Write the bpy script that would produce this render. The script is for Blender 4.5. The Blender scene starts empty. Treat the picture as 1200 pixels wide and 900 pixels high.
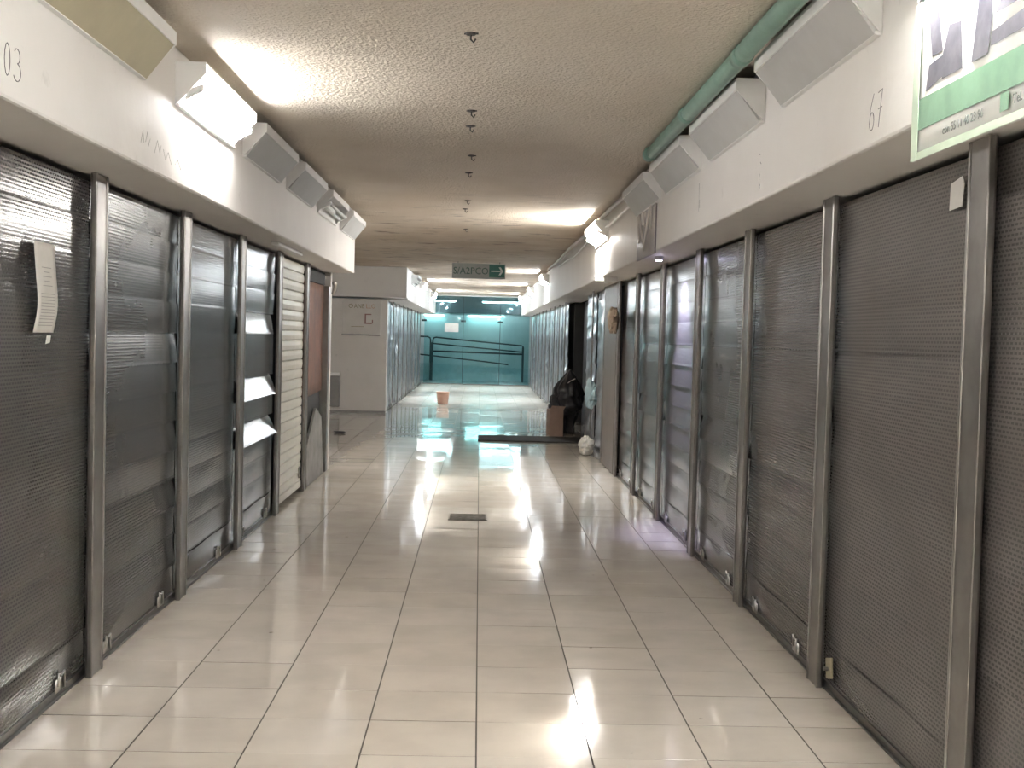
import bpy, math, random
from mathutils import Vector, Matrix, noise
R = math.radians
sc = bpy.context.scene
col = sc.collection
rnd = random.Random(7)

# ------------------------------------------------------------------ camera
H = 1.55
yaw, pitch, roll = .028, .0393, .0261
fw = Vector((math.sin(yaw)*math.cos(pitch), math.cos(yaw)*math.cos(pitch), -math.sin(pitch)))
rt = Vector((math.cos(yaw), -math.sin(yaw), 0)); up = rt.cross(fw)
r2 = rt*math.cos(roll) + up*math.sin(roll); u2 = -rt*math.sin(roll) + up*math.cos(roll)
cd = bpy.data.cameras.new('camera'); cam = bpy.data.objects.new('camera', cd); col.objects.link(cam)
cam.matrix_world = Matrix(((r2.x, u2.x, -fw.x, 0), (r2.y, u2.y, -fw.y, 0), (r2.z, u2.z, -fw.z, H), (0, 0, 0, 1)))
cd.sensor_width = 36; cd.lens = 1400/1200*36; cd.clip_end = 200; cd.clip_start = .05
sc.camera = cam
# ------------------------------------------------------------------ world, exposure
w = bpy.data.worlds.new('world'); sc.world = w; w.use_nodes = True
w.node_tree.nodes['Background'].inputs[0].default_value = (.8, .9, 1, 1)
w.node_tree.nodes['Background'].inputs[1].default_value = .02
sc.view_settings.view_transform = 'Standard'; sc.view_settings.look = 'None'
sc.view_settings.gamma = 1; sc.view_settings.use_curve_mapping = False
sc.view_settings.exposure = 2.0
sc.cycles.use_denoising = True
TUBE = 35          # radiance of a lit fluorescent tube
FAR_TUBE = 85

# ------------------------------------------------------------------ layout (metres)
XL, XR = -1.676, 1.562          # post fronts
BL, BR = -1.422, 1.291          # bulkhead faces
ZS, ZC = 2.217, 2.84             # soffit, ceiling
YB, YE = -4.0, 38.0             # back wall, glass wall
LEND = 13.42                    # end of the near left shops
FACE = 23.2                     # white wall that faces us
XL2 = -1.79

# ------------------------------------------------------------------ materials
def nt(name):
    m = bpy.data.materials.new(name); m.use_nodes = True
    t = m.node_tree; b = t.nodes['Principled BSDF']
    return m, t, b
def N(t, typ, **k):
    n = t.nodes.new(typ)
    for a, v in k.items(): setattr(n, a, v)
    return n
def noise_col(t, c1, c2, scale, detail=4, lo=.35, hi=.65, coord='Object', rough=.6, vec=None, stretch=None):
    tc = N(t, 'ShaderNodeTexCoord'); no = N(t, 'ShaderNodeTexNoise')
    no.inputs['Scale'].default_value = scale; no.inputs['Detail'].default_value = detail; no.inputs['Roughness'].default_value = rough
    src = tc.outputs[coord]
    if stretch:
        mp = N(t, 'ShaderNodeMapping'); mp.inputs['Scale'].default_value = stretch
        t.links.new(src, mp.inputs[0]); src = mp.outputs[0]
    t.links.new(src, no.inputs['Vector'])
    rp = N(t, 'ShaderNodeValToRGB'); e = rp.color_ramp.elements
    e[0].position = lo; e[1].position = hi; e[0].color = (*c1, 1); e[1].color = (*c2, 1)
    t.links.new(no.outputs['Fac'], rp.inputs[0])
    return rp.outputs[0], no.outputs['Fac'], tc
def bump(t, b, height, strength, dist):
    bp = N(t, 'ShaderNodeBump'); bp.inputs['Strength'].default_value = strength; bp.inputs['Distance'].default_value = dist
    t.links.new(height, bp.inputs['Height']); t.links.new(bp.outputs[0], b.inputs['Normal'])
    return bp
def simple(name, c, rough=.5, metal=0, c2=None, scale=6, bmp=0, bscale=40, spec=.5):
    m, t, b = nt(name)
    b.inputs['Roughness'].default_value = rough; b.inputs['Metallic'].default_value = metal
    b.inputs['Specular IOR Level'].default_value = spec
    c2 = c2 or tuple(x*.86 for x in c)
    o, f, tc = noise_col(t, c2, c, scale)
    t.links.new(o, b.inputs['Base Color'])
    if bmp:
        n2 = N(t, 'ShaderNodeTexNoise'); n2.inputs['Scale'].default_value = bscale; n2.inputs['Detail'].default_value = 4
        t.links.new(tc.outputs['Object'], n2.inputs['Vector']); bump(t, b, n2.outputs['Fac'], bmp, .01)
    return m
def mixc(t, fac, a, b, mode='MIX'):
    n = N(t, 'ShaderNodeMix', data_type='RGBA', blend_type=mode)
    for s, v in ((0, fac), (6, a), (7, b)):
        if hasattr(v, 'links'): t.links.new(v, n.inputs[s])
        else: n.inputs[s].default_value = v if s == 0 else (*v, 1)
    return n.outputs[2]
def math_(t, op, a, b=None):
    n = N(t, 'ShaderNodeMath', operation=op)
    for i, v in enumerate((a, b)):
        if v is None: continue
        if hasattr(v, 'links'): t.links.new(v, n.inputs[i])
        else: n.inputs[i].default_value = v
    return n.outputs[0]
def emit(name, c, s):
    m, t, b = nt(name)
    b.inputs['Base Color'].default_value = (.9, .9, .9, 1)
    b.inputs['Emission Color'].default_value = (*c, 1); b.inputs['Emission Strength'].default_value = s
    return m

def perforated(name, base, dark, rough, seed):
    m, t, b = nt(name)
    b.inputs['Metallic'].default_value = .07; b.inputs['Specular IOR Level'].default_value = .30
    g = N(t, 'ShaderNodeNewGeometry'); tc = N(t, 'ShaderNodeTexCoord')
    no = N(t, 'ShaderNodeTexNoise'); no.inputs['Scale'].default_value = 2.6; no.inputs['Detail'].default_value = 5
    t.links.new(g.outputs['Position'], no.inputs['Vector']); f = no.outputs['Fac']
    rq = N(t, 'ShaderNodeMapRange'); rq.inputs['From Min'].default_value = .3; rq.inputs['From Max'].default_value = .7; t.links.new(f, rq.inputs[0])
    o = mixc(t, rq.outputs[0], tuple(x*.78 for x in base), base)
    sx = N(t, 'ShaderNodeSeparateXYZ'); t.links.new(tc.outputs['Object'], sx.inputs[0])
    cx = N(t, 'ShaderNodeCombineXYZ'); t.links.new(sx.outputs[0], cx.inputs[0]); t.links.new(sx.outputs[2], cx.inputs[1])
    br = N(t, 'ShaderNodeTexBrick'); br.offset = .5
    br.inputs['Scale'].default_value = 1; br.inputs['Mortar Size'].default_value = .0042
    br.inputs['Mortar Smooth'].default_value = .2
    br.inputs['Brick Width'].default_value = .026; br.inputs['Row Height'].default_value = .015
    t.links.new(cx.outputs[0], br.inputs['Vector'])
    hole = math_(t, 'SUBTRACT', 1.0, br.outputs['Fac'])
    c = mixc(t, hole, o, dark)
    t.links.new(c, b.inputs['Base Color'])
    rp = N(t, 'ShaderNodeMapRange'); rp.inputs['To Min'].default_value = rough; rp.inputs['To Max'].default_value = rough+.06
    t.links.new(f, rp.inputs[0]); t.links.new(rp.outputs[0], b.inputs['Roughness'])
    bump(t, b, br.outputs['Fac'], .2, .001)
    return m
M = {}
M['perf'] = perforated('perforated_steel', (.105, .097, .091), (.058, .055, .053), .18, 0)
M['perf_warm'] = perforated('perforated_steel_warm', (.155, .140, .132), (.085, .078, .075), .19, 1)
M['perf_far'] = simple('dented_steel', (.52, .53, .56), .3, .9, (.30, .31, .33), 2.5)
M['steel'] = simple('post_steel', (.34, .325, .31), .36, .9, (.25, .235, .225), 5)
M['steel_dark'] = simple('dark_steel', (.22, .21, .2), .4, .9)
M['galv'] = simple('galvanised', (.75, .74, .72), .3, .95)
M['rust'] = simple('rusted_sheet', (.16, .075, .05), .6, .25, (.08, .045, .035), 4, .2, 30)
M['roll_white'] = simple('cream_slats', (.62, .60, .53), .38, 0, (.52, .5, .44), 3)
M['dark'] = simple('dark_interior', (.03, .03, .03), .8)  # near black, puts the dark of unlit spaces into the colour
M['board'] = simple('grey_board', (.23, .22, .21), .6, 0, (.13, .125, .12), 5)
M['housing'] = simple('lamp_housing_white', (.78, .78, .77), .4, 0, (.72, .71, .69), 4)
M['diffuser'] = simple('lamp_diffuser_grey', (.50, .50, .495), .45, 0, (.44, .44, .43), 3)
M['diffuser_old'] = simple('lamp_diffuser_yellowed', (.42, .38, .26), .4, 0, (.36, .32, .22), 3)
M['tube'] = emit('lit_tube', (1, .985, .96), TUBE)
M['far_tube'] = emit('lit_tube_far', (.86, .94, 1), FAR_TUBE)
M['tube_off'] = simple('unlit_tube', (.8, .8, .78), .25)
M['led'] = emit('violet_lamp', (.72, .7, 1), 25)
M['strip'] = emit('cyan_wall_lamp', (.62, 1, .96), 8)
M['hall_tube'] = emit('hall_tube', (.95, .98, 1), 16)
M['hall_dark'] = simple('hall_dim_band', (.10, .13, .145), .5)
M['pipe_green'] = simple('green_painted_pipe', (.20, .33, .27), .45, 0, (.15, .26, .21), 8)
M['cable'] = simple('grey_cable', (.45, .43, .4), .5)
M['hook'] = simple('blackened_hook', (.05, .045, .04), .6)
M['paper'] = simple('paper', (.70, .68, .64), .7, 0, (.63, .61, .57), 9)
M['ink'] = simple('printed_ink', (.38, .37, .35), .7)
M['pen'] = simple('marker_ink', (.16, .15, .16), .7)
M['tape'] = simple('tape_residue', (.45, .44, .42), .35)
M['sign_face'] = simple('sign_face', (.34, .36, .34), .4)
M['sign_green'] = simple('sign_green', (.03, .16, .13), .4)
M['sign_text'] = simple('sign_text', (.06, .12, .10), .5)
M['sign_white'] = simple('sign_arrow', (.75, .8, .78), .4)
M['ban_white'] = simple('banner_white', (.80, .81, .79), .35, 0, (.76, .77, .74), 5)
M['ban_green'] = simple('banner_green', (.20, .34, .235), .35, 0, (.14, .25, .17), 8)
M['ban_lt'] = simple('banner_pale_green', (.50, .60, .47), .4)
M['ban_violet'] = simple('banner_violet', (.085, .082, .105), .35, 0, (.16, .155, .18), 12)
M['ban_text'] = simple('banner_text', (.16, .18, .17), .5)
M['poster_dark'] = simple('poster_dark', (.19, .165, .20), .3, 0, (.26, .23, .22), 6)
M['poster_pale'] = simple('poster_pale', (.72, .68, .64), .35)
M['olive'] = simple('olive_ink', (.25, .22, .12), .6); M['orange'] = simple('orange_ink', (.48, .27, .14), .6)
M['redmark'] = simple('red_mark', (.22, .10, .09), .6)
M['signboard'] = simple('pale_board', (.60, .57, .54), .5, 0, (.55, .52, .49), 4)
M['bucket'] = simple('peach_bucket', (.84, .56, .43), .4, 0, (.74, .42, .3), 5)
M['tarp'] = simple('black_plastic', (.022, .022, .026), .42, 0, (.015, .015, .018), 5, .6, 14)
M['cardboard'] = simple('cardboard', (.30, .20, .15), .8, 0, (.24, .16, .12), 6)
M['bag_tan'] = simple('tan_bag', (.42, .34, .27), .55, 0, (.33, .26, .2), 9)
M['bag_blue'] = simple('pale_blue_bag', (.42, .56, .6), .35, 0, (.34, .47, .52), 8)
M['strip_dark'] = simple('dark_plate', (.05, .045, .04), .85, 0, (.03, .028, .026), 7, spec=.15)
M['grate'] = simple('grate_metal', (.30, .27, .23), .6, .1, (.17, .15, .125), 20)
M['rail'] = simple('teal_rail', (.03, .055, .06), .35, .4)
M['pale_teal'] = simple('pale_tiled_wall', (.66, .73, .74), .4, 0, (.58, .66, .67), 1.2)
M['brass'] = simple('yellow_lock_plate', (.42, .38, .25), .45, .4)
M['binmetal'] = simple('grey_box_metal', (.2, .19, .185), .4, .5)
M['grout'] = simple('dark_grout', (.10, .085, .07), .8)

# painted plaster
def plaster(name, c, c2, bmp=.25):
    m, t, b = nt(name)
    b.inputs['Roughness'].default_value = .55; b.inputs['Specular IOR Level'].default_value = .35
    o, f, tc = noise_col(t, c2, c, .9, 5, .3, .62)
    o2, f2, _ = noise_col(t, tuple(x*.7 for x in c2), (1, 1, 1), 7, 5, .22, .34)
    t.links.new(mixc(t, .35, o, o2, 'MULTIPLY'), b.inputs['Base Color'])
    n2 = N(t, 'ShaderNodeTexNoise'); n2.inputs['Scale'].default_value = 9; n2.inputs['Detail'].default_value = 6
    t.links.new(tc.outputs['Object'], n2.inputs['Vector']); bump(t, b, n2.outputs['Fac'], bmp, .012)
    return m
M['white'] = plaster('white_paint', (.77, .75, .725), (.71, .685, .66))
M['facing'] = plaster('grey_white_paint', (.67, .64, .61), (.59, .56, .53))
M['back'] = plaster('back_paint', (.6, .57, .53), (.5, .47, .44))

def ceiling_mat():
    m, t, b = nt('stucco_ceiling')
    b.inputs['Roughness'].default_value = .75; b.inputs['Specular IOR Level'].default_value = .25
    o, f, tc = noise_col(t, (.62, .55, .46), (.70, .635, .55), .8, 4)
    sx = N(t, 'ShaderNodeSeparateXYZ'); t.links.new(tc.outputs['Object'], sx.inputs[0])
    mr = N(t, 'ShaderNodeMapRange'); mr.interpolation_type = 'SMOOTHSTEP'
    mr.inputs['From Min'].default_value = 9; mr.inputs['From Max'].default_value = 15
    t.links.new(sx.outputs[1], mr.inputs[0])
    # damp stains: broad brown patches, then peeled dark flecks lying across the corridor
    s1, _, _ = noise_col(t, (0, 0, 0), (1, 1, 1), .5, 4, .36, .64, stretch=(1, .8, 1))
    brown = mixc(t, math_(t, 'MULTIPLY', math_(t, 'MULTIPLY', mr.outputs[0], s1), .8), o, (.40, .30, .205))
    s2, _, _ = noise_col(t, (0, 0, 0), (1, 1, 1), 2.6, 4, .60, .66, stretch=(.8, 2.4, 1))
    peel = mixc(t, math_(t, 'MULTIPLY', math_(t, 'MULTIPLY', mr.outputs[0], s2), .8), brown, (.13, .10, .08))
    t.links.new(peel, b.inputs['Base Color'])
    n2 = N(t, 'ShaderNodeTexNoise'); n2.inputs['Scale'].default_value = 42; n2.inputs['Detail'].default_value = 5; n2.inputs['Roughness'].default_value = .55
    t.links.new(tc.outputs['Object'], n2.inputs['Vector'])
    v = N(t, 'ShaderNodeTexVoronoi'); v.inputs['Scale'].default_value = 65; t.links.new(tc.outputs['Object'], v.inputs['Vector'])
    h = math_(t, 'ADD', n2.outputs['Fac'], math_(t, 'MULTIPLY', v.outputs['Distance'], .35))
    bump(t, b, h, .8, .016)
    return m
M['ceiling'] = ceiling_mat()

def tile_mat():
    m, t, b = nt('cream_floor_tile')
    g = N(t, 'ShaderNodeNewGeometry'); tc = N(t, 'ShaderNodeTexCoord')
    oi = N(t, 'ShaderNodeObjectInfo')
    rv = math_(t, 'FRACT', math_(t, 'ADD', g.outputs['Random Per Island'], oi.outputs['Random']))
    base = mixc(t, rv, (.66, .60, .52), (.71, .65, .575))
    no = N(t, 'ShaderNodeTexNoise'); no.inputs['Scale'].default_value = 3.5; no.inputs['Detail'].default_value = 6
    t.links.new(g.outputs['Position'], no.inputs['Vector'])
    rp = N(t, 'ShaderNodeMapRange'); rp.inputs['From Min'].default_value = .35; rp.inputs['From Max'].default_value = .62
    rp.inputs['To Min'].default_value = .90; rp.inputs['To Max'].default_value = 1
    t.links.new(no.outputs['Fac'], rp.inputs[0])
    b1 = mixc(t, 1.0, base, (1, 1, 1), 'MULTIPLY')
    vm = N(t, 'ShaderNodeVectorMath', operation='SCALE'); t.links.new(b1, vm.inputs[0]); t.links.new(rp.outputs[0], vm.inputs['Scale'])
    # grime swept up against the shop fronts
    sx = N(t, 'ShaderNodeSeparateXYZ'); t.links.new(g.outputs['Position'], sx.inputs[0])
    ax = math_(t, 'ABSOLUTE', math_(t, 'ADD', sx.outputs[0], .057))
    e = N(t, 'ShaderNodeMapRange'); e.inputs['From Min'].default_value = 1.38; e.inputs['From Max'].default_value = 1.66
    t.links.new(ax, e.inputs[0])
    n3 = N(t, 'ShaderNodeTexNoise'); n3.inputs['Scale'].default_value = 5; n3.inputs['Detail'].default_value = 5
    t.links.new(g.outputs['Position'], n3.inputs['Vector'])
    gr = math_(t, 'MULTIPLY', math_(t, 'POWER', e.outputs[0], 2.0), n3.outputs['Fac'])
    dirt = mixc(t, gr, vm.outputs[0], (.20, .165, .13))
    # small dark scuffs
    n4 = N(t, 'ShaderNodeTexNoise'); n4.inputs['Scale'].default_value = 11; n4.inputs['Detail'].default_value = 2
    t.links.new(g.outputs['Position'], n4.inputs['Vector'])
    sp = N(t, 'ShaderNodeMapRange'); sp.inputs['From Min'].default_value = .76; sp.inputs['From Max'].default_value = .79; sp.inputs['To Max'].default_value = .7
    t.links.new(n4.outputs['Fac'], sp.inputs[0])
    dirt = mixc(t, sp.outputs[0], dirt, (.17, .14, .11))
    t.links.new(dirt, b.inputs['Base Color'])
    # water film further down the passage: smoother there
    wet = N(t, 'ShaderNodeMapRange'); wet.inputs['From Min'].default_value = 9; wet.inputs['From Max'].default_value = 14
    wet.inputs['To Min'].default_value = .065; wet.inputs['To Max'].default_value = .06
    t.links.new(sx.outputs[1], wet.inputs[0])
    dry = N(t, 'ShaderNodeMapRange'); dry.inputs['From Min'].default_value = 22; dry.inputs['From Max'].default_value = 30; dry.inputs['To Max'].default_value = .15
    t.links.new(sx.outputs[1], dry.inputs[0])
    ro = math_(t, 'ADD', math_(t, 'ADD', wet.outputs[0], dry.outputs[0]), math_(t, 'MULTIPLY', gr, .08))
    t.links.new(ro, b.inputs['Roughness'])
    b.inputs['Specular IOR Level'].default_value = .55
    n5 = N(t, 'ShaderNodeTexNoise'); n5.inputs['Scale'].default_value = 4; n5.inputs['Detail'].default_value = 2
    t.links.new(g.outputs['Position'], n5.inputs['Vector']); bump(t, b, n5.outputs['Fac'], .10, .012)
    return m
M['tile'] = tile_mat()

def glass_mat():
    m = bpy.data.materials.new('teal_glass'); m.use_nodes = True; t = m.node_tree
    t.nodes.clear(); out = N(t, 'ShaderNodeOutputMaterial')
    tr = N(t, 'ShaderNodeBsdfTransparent'); tr.inputs[0].default_value = (.70, .90, .915, 1)
    gl = N(t, 'ShaderNodeBsdfGlossy'); gl.inputs['Roughness'].default_value = .02; gl.inputs[0].default_value = (.8, .95, .95, 1)
    fr = N(t, 'ShaderNodeFresnel'); fr.inputs[0].default_value = 1.5
    mx = N(t, 'ShaderNodeMixShader'); t.links.new(fr.outputs[0], mx.inputs[0]); t.links.new(tr.outputs[0], mx.inputs[1]); t.links.new(gl.outputs[0], mx.inputs[2])
    t.links.new(mx.outputs[0], out.inputs[0])
    return m
M['glass'] = glass_mat()

# ------------------------------------------------------------------ mesh helpers
class MB:
    def __init__(s): s.v = []; s.f = []
    def box(s, x0, x1, y0, y1, z0, z1):
        n = len(s.v)
        s.v += [(x, y, z) for z in (z0, z1) for y in (y0, y1) for x in (x0, x1)]
        s.f += [tuple(n+i for i in q) for q in ((0, 2, 3, 1), (4, 5, 7, 6), (0, 1, 5, 4), (2, 6, 7, 3), (0, 4, 6, 2), (1, 3, 7, 5))]
        return s
    def prism(s, poly, x0, x1):
        """poly of (y, z), counter-clockwise seen from +x, swept along x"""
        n = len(s.v); k = len(poly)
        s.v += [(x0, y, z) for y, z in poly] + [(x1, y, z) for y, z in poly]
        s.f += [tuple(n+i for i in reversed(range(k))), tuple(n+k+i for i in range(k))]
        s.f += [(n+i, n+(i+1) % k, n+k+(i+1) % k, n+k+i) for i in range(k)]
        return s
    def plate(s, poly, y0, y1):
        """poly of (x, z) swept along y"""
        n = len(s.v); k = len(poly)
        s.v += [(x, y0, z) for x, z in poly] + [(x, y1, z) for x, z in poly]
        s.f += [tuple(n+i for i in range(k)), tuple(n+k+i for i in reversed(range(k)))]
        s.f += [(n+(i+1) % k, n+i, n+k+i, n+k+(i+1) % k) for i in range(k)]
        return s
    def tube(s, pts, r, seg=8, r1=None):
        pts = [Vector(p) for p in pts]; n0 = len(s.v)
        for i, p in enumerate(pts):
            d = (pts[min(i+1, len(pts)-1)] - pts[max(i-1, 0)]).normalized()
            a = d.orthogonal() if i == 0 else (a0 - d*a0.dot(d))
            a = a.normalized(); a0 = a; b = d.cross(a)
            rr = r if r1 is None else r + (r1-r)*i/(len(pts)-1)
            for k in range(seg):
                t = 2*math.pi*k/seg
                s.v.append(tuple(p + a*math.cos(t)*rr + b*math.sin(t)*rr))
        for i in range(len(pts)-1):
            for k in range(seg):
                A = n0+i*seg+k; B = n0+i*seg+(k+1) % seg
                s.f.append((A, B, B+seg, A+seg))
        s.f.append(tuple(n0+k for k in reversed(range(seg)))); e = n0+(len(pts)-1)*seg
        s.f.append(tuple(e+k for k in range(seg)))
        return s
    def lathe(s, prof, cx=0, cy=0, seg=20):
        n0 = len(s.v)
        for r, z in prof:
            for k in range(seg):
                t = 2*math.pi*k/seg; s.v.append((cx+r*math.cos(t), cy+r*math.sin(t), z))
        for i in range(len(prof)-1):
            for k in range(seg):
                A = n0+i*seg+k; B = n0+i*seg+(k+1) % seg
                s.f.append((A, B, B+seg, A+seg))
        return s
    def grid(s, nu, nv, fn):
        n0 = len(s.v)
        for j in range(nv+1):
            for i in range(nu+1): s.v.append(tuple(fn(i/nu, j/nv)))
        for j in range(nv):
            for i in range(nu):
                a = n0+j*(nu+1)+i; s.f.append((a, a+1, a+nu+2, a+nu+1))
        return s
    def mesh(s, name, mat, smooth=False):
        me = bpy.data.meshes.new(name); me.from_pydata(s.v, [], s.f); me.update()
        me.materials.append(M[mat] if isinstance(mat, str) else mat)
        if smooth:
            for p in me.polygons: p.use_smooth = True
        return me
    def build(s, name, mat, parent=None, smooth=False, bevel=0, solid=0):
        return put(name, s.mesh(name, mat, smooth), parent, bevel, solid)
def put(name, me, parent=None, bevel=0, solid=0):
    o = bpy.data.objects.new(name, me); col.objects.link(o)
    if parent: o.parent = parent
    if solid:
        md = o.modifiers.new('solid', 'SOLIDIFY'); md.thickness = solid; md.offset = 0
    if bevel:
        md = o.modifiers.new('bevel', 'BEVEL'); md.width = bevel; md.segments = 2; md.limit_method = 'ANGLE'
    return o
def thing(name, label, cat, loc=(0, 0, 0), rz=0, group=None):
    o = bpy.data.objects.new(name, None); col.objects.link(o)
    o.location = loc; o.rotation_euler = (0, 0, rz); o.empty_display_size = .1
    return tag(o, label, cat, group)
def tag(o, label, cat, group=None):
    o['label'] = label; o['category'] = cat
    if group: o['group'] = group
    return o
def struct(o): o['kind'] = 'structure'; return o
def copy_tree(o, parent=None):
    c = o.copy(); col.objects.link(c)
    if parent: c.parent = parent
    for ch in list(o.children): copy_tree(ch, c)
    return c
def text(body, size, loc, mat, parent, name='lettering', sx=1, extr=.0006):
    cu = bpy.data.curves.new(name, 'FONT'); cu.body = body; cu.size = size; cu.extrude = extr; cu.align_x = 'LEFT'; cu.resolution_u = 2
    tmp = bpy.data.objects.new('tmp', cu); col.objects.link(tmp)
    dg = bpy.context.evaluated_depsgraph_get(); dg.update()
    me = bpy.data.meshes.new_from_object(tmp.evaluated_get(dg)); bpy.data.objects.remove(tmp); bpy.data.curves.remove(cu)
    me.materials.clear(); me.materials.append(M[mat])
    o = put(name, me, parent); o.location = loc; o.rotation_euler = (R(90), 0, 0); o.scale = (sx, 1, 1)
    return o
LEFT, RIGHT, FRONT = R(90), R(-90), 0      # local x = viewer's right along the wall, local -y = out of the wall
ORD = ['first', 'second', 'third', 'fourth', 'fifth', 'sixth', 'seventh', 'eighth', 'ninth', 'tenth', 'eleventh', 'twelfth']

# ------------------------------------------------------------------ the setting
floor = struct(MB().box(-6.2, 3.7, YB, YE+.2, -.12, -.0022).build('floor', 'grout'))
TW, TD, Y0 = .428, .40, 4.35 - .40*5
edges = [-1.82] + [.025 + TW*k for k in range(-3, 4)] + [1.70]
tile_cache = {}
def tile_mesh(wd, dp):
    k = (round(wd, 3), round(dp, 3))
    if k not in tile_cache:
        a, b, c = wd/2, dp/2, .0005
        m = MB(); n = [(-a, -b), (a, -b), (a, b), (-a, b)]
        m.v = [(x, y, -.012) for x, y in n] + [(x, y, -c) for x, y in n] + [(x*(1-c/a), y*(1-c/b), 0) for x, y in n]
        m.f = [(0, 1, 5, 4), (1, 2, 6, 5), (2, 3, 7, 6), (3, 0, 4, 7), (4, 5, 9, 8), (5, 6, 10, 9), (6, 7, 11, 10), (7, 4, 8, 11), (8, 9, 10, 11)]
        me = m.mesh('tile', 'tile'); me.materials.append(M['grout'])
        for p in me.polygons[:4]: p.material_index = 1
        tile_cache[k] = me
    return tile_cache[k]
NROW = 29
for c in range(8):
    x0, x1 = edges[c]+.003, edges[c+1]-.003
    for r in range(1, NROW+1):
        y0 = Y0 + TD*(r-1)+.0015; y1 = y0 + TD - .0030
        o = put('tile', tile_mesh(x1-x0, y1-y0), floor)
        o.location = ((x0+x1)/2, (y0+y1)/2, rnd.uniform(-.0002, .0002))
        o.rotation_euler = (R(rnd.gauss(0, .09)), R(rnd.gauss(0, .07)), 0)
far = MB()
def far_tile(x0, x1, y0, y1):
    tx, ty = rnd.gauss(0, .003), rnd.gauss(0, .0035); cx, cy = (x0+x1)/2, (y0+y1)/2
    n = len(far.v); q = [(x0+.003, y0+.001), (x1-.003, y0+.001), (x1-.003, y1-.001), (x0+.003, y1-.001)]
    far.v.extend([(x, y, (x-cx)*tx+(y-cy)*ty) for x, y in q]); far.f.append((n, n+1, n+2, n+3))
YR = Y0 + TD*NROW
y = YR
while y < YE:
    for c in range(8): far_tile(edges[c], edges[c+1], y, min(y+TD, YE))
    if LEND < y+.2 < FACE:
        for k in range(10): far_tile(edges[0]-TW*(k+1), edges[0]-TW*k, y, y+TD)
    if 18.6 < y < 22:
        for k in range(4): far_tile(edges[8]+TW*k, edges[8]+TW*(k+1), y, y+TD)
    y += TD
y = Y0
while y > YB:
    for c in range(8): far_tile(edges[c], edges[c+1], y-TD, y)
    y -= TD
ft = far.build('far_tiles', 'tile', floor); ft['kind'] = 'stuff'

struct(MB().box(-6.2, 3.7, YB, YE+.2, ZC, ZC+.12).build('ceiling', 'ceiling'))
struct(MB().box(XL-.30, XL-.18, 2.05, LEND, 0, ZC).build('wall_left', 'dark'))
struct(MB().box(XL-.30, XL-.0, YB, 2.05, 0, ZC).box(XR, XR+.3, YB, .5, 0, ZC).build('wall_near', 'steel_dark'))
struct(MB().box(XR+.18, XR+.30, .5, 18.6, 0, ZC).box(3.6, 3.7, 18.6, 22, 0, ZC).box(XR+.18, 3.6, 18.5, 18.6, 0, ZC).box(XR+.18, 3.6, 22, 22.1, 0, ZC)
       .box(XR+.18, XR+.30, 22.1, YE, 0, ZC).build('wall_right', 'dark'))
struct(MB().box(-6.2, 3.7, YB-.1, YB, 0, ZC).build('wall_back', 'back'))
struct(MB().box(-6.2, XL-.0, LEND, LEND+.12, 0, ZC).box(-6.3, -6.2, LEND, FACE, 0, ZC).build('wall_recess', 'back'))
struct(MB().box(-6.2, XL2, FACE, FACE+.15, 0, ZS).box(XL2-.30, XL2-.18, FACE+.15, YE, 0, ZS).build('wall_facing', 'facing', bevel=.01))
bk1 = struct(MB().box(XL-.3, BL, YB, LEND+.05, ZS, ZC-.001).build('trim_1', 'white', bevel=.012))
bk2 = struct(MB().box(BR, XR+.3, YB, YE, ZS, ZC-.001).build('trim_2', 'white', bevel=.012))
bk3 = struct(MB().box(-6.2, BL, FACE-.12, FACE+.4, ZS+.03, ZC-.001).box(XL2-.3, BL, FACE+.4, YE, ZS, ZC-.001).build('trim_3', 'white', bevel=.012))
struct(MB().box(-2.1, 1.9, YE-.05, YE+.12, 2.80, ZC-.002).build('trim_4', 'white', bevel=.01))
struct(MB().box(-6.2, XL2-.001, FACE-.015, FACE, 0, .05).build('baseboard_facing', 'steel_dark'))

# pen writing on the bulkheads (part of them)
def strokes(parent, face, side, y0, z0, sy, sz, lines, rad=.0018, mat='pen'):
    m = MB()
    for ln in lines:
        pts = []
        for i in range(len(ln)-1):
            for k in range(4): pts.append(tuple(ln[i][j]+(ln[i+1][j]-ln[i][j])*k/4 for j in (0, 1)))
        pts.append(ln[-1])
        d = 1 if side == LEFT else -1
        m.tube([(face, y0+d*u*sy, z0+v*sz) for u, v in pts], rad, 5)
    return m.build('handwriting', mat, parent)
def oval(cx, cy, rx, ry, a0=0, a1=360, n=12): return [(cx+rx*math.cos(R(a0+(a1-a0)*i/n)), cy+ry*math.sin(R(a0+(a1-a0)*i/n))) for i in range(n+1)]
strokes(bk1, BL, LEFT, 3.548, 2.285, .075, .1, [[(0, 0), (.1, 1.05), (0, .8)], oval(.95, .5, .28, .48), oval(1.95, .75, .3, .22, 150, -80) + oval(1.95, .27, .4, .27, 85, -150)])
strokes(bk2, BR, RIGHT, 4.02, 2.27, .075, .12, [[(.6, 1.0), (.2, .6), (.1, .2)] + oval(.4, .25, .3, .25, 180, 540), [(1.2, .95), (1.75, 1.0), (1.5, .45), (1.35, 0)], [(1.25, .5), (1.75, .52)]])
strokes(bk2, BR, RIGHT, 5.62, 2.27, .05, .17, [[(0, 1), (.5, .95)], [(.6, .75), (1.0, .68)], [(.2, .45), (.5, .4), (.4, .25)], [(.5, .1), (.9, .15), (.7, 0)]], .0014)
strokes(bk2, BR, RIGHT, 7.16, 2.33, .03, .17, [[(0, 1), (.2, 0)], [(.8, .4), (.9, .1)]], .0012)
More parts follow.
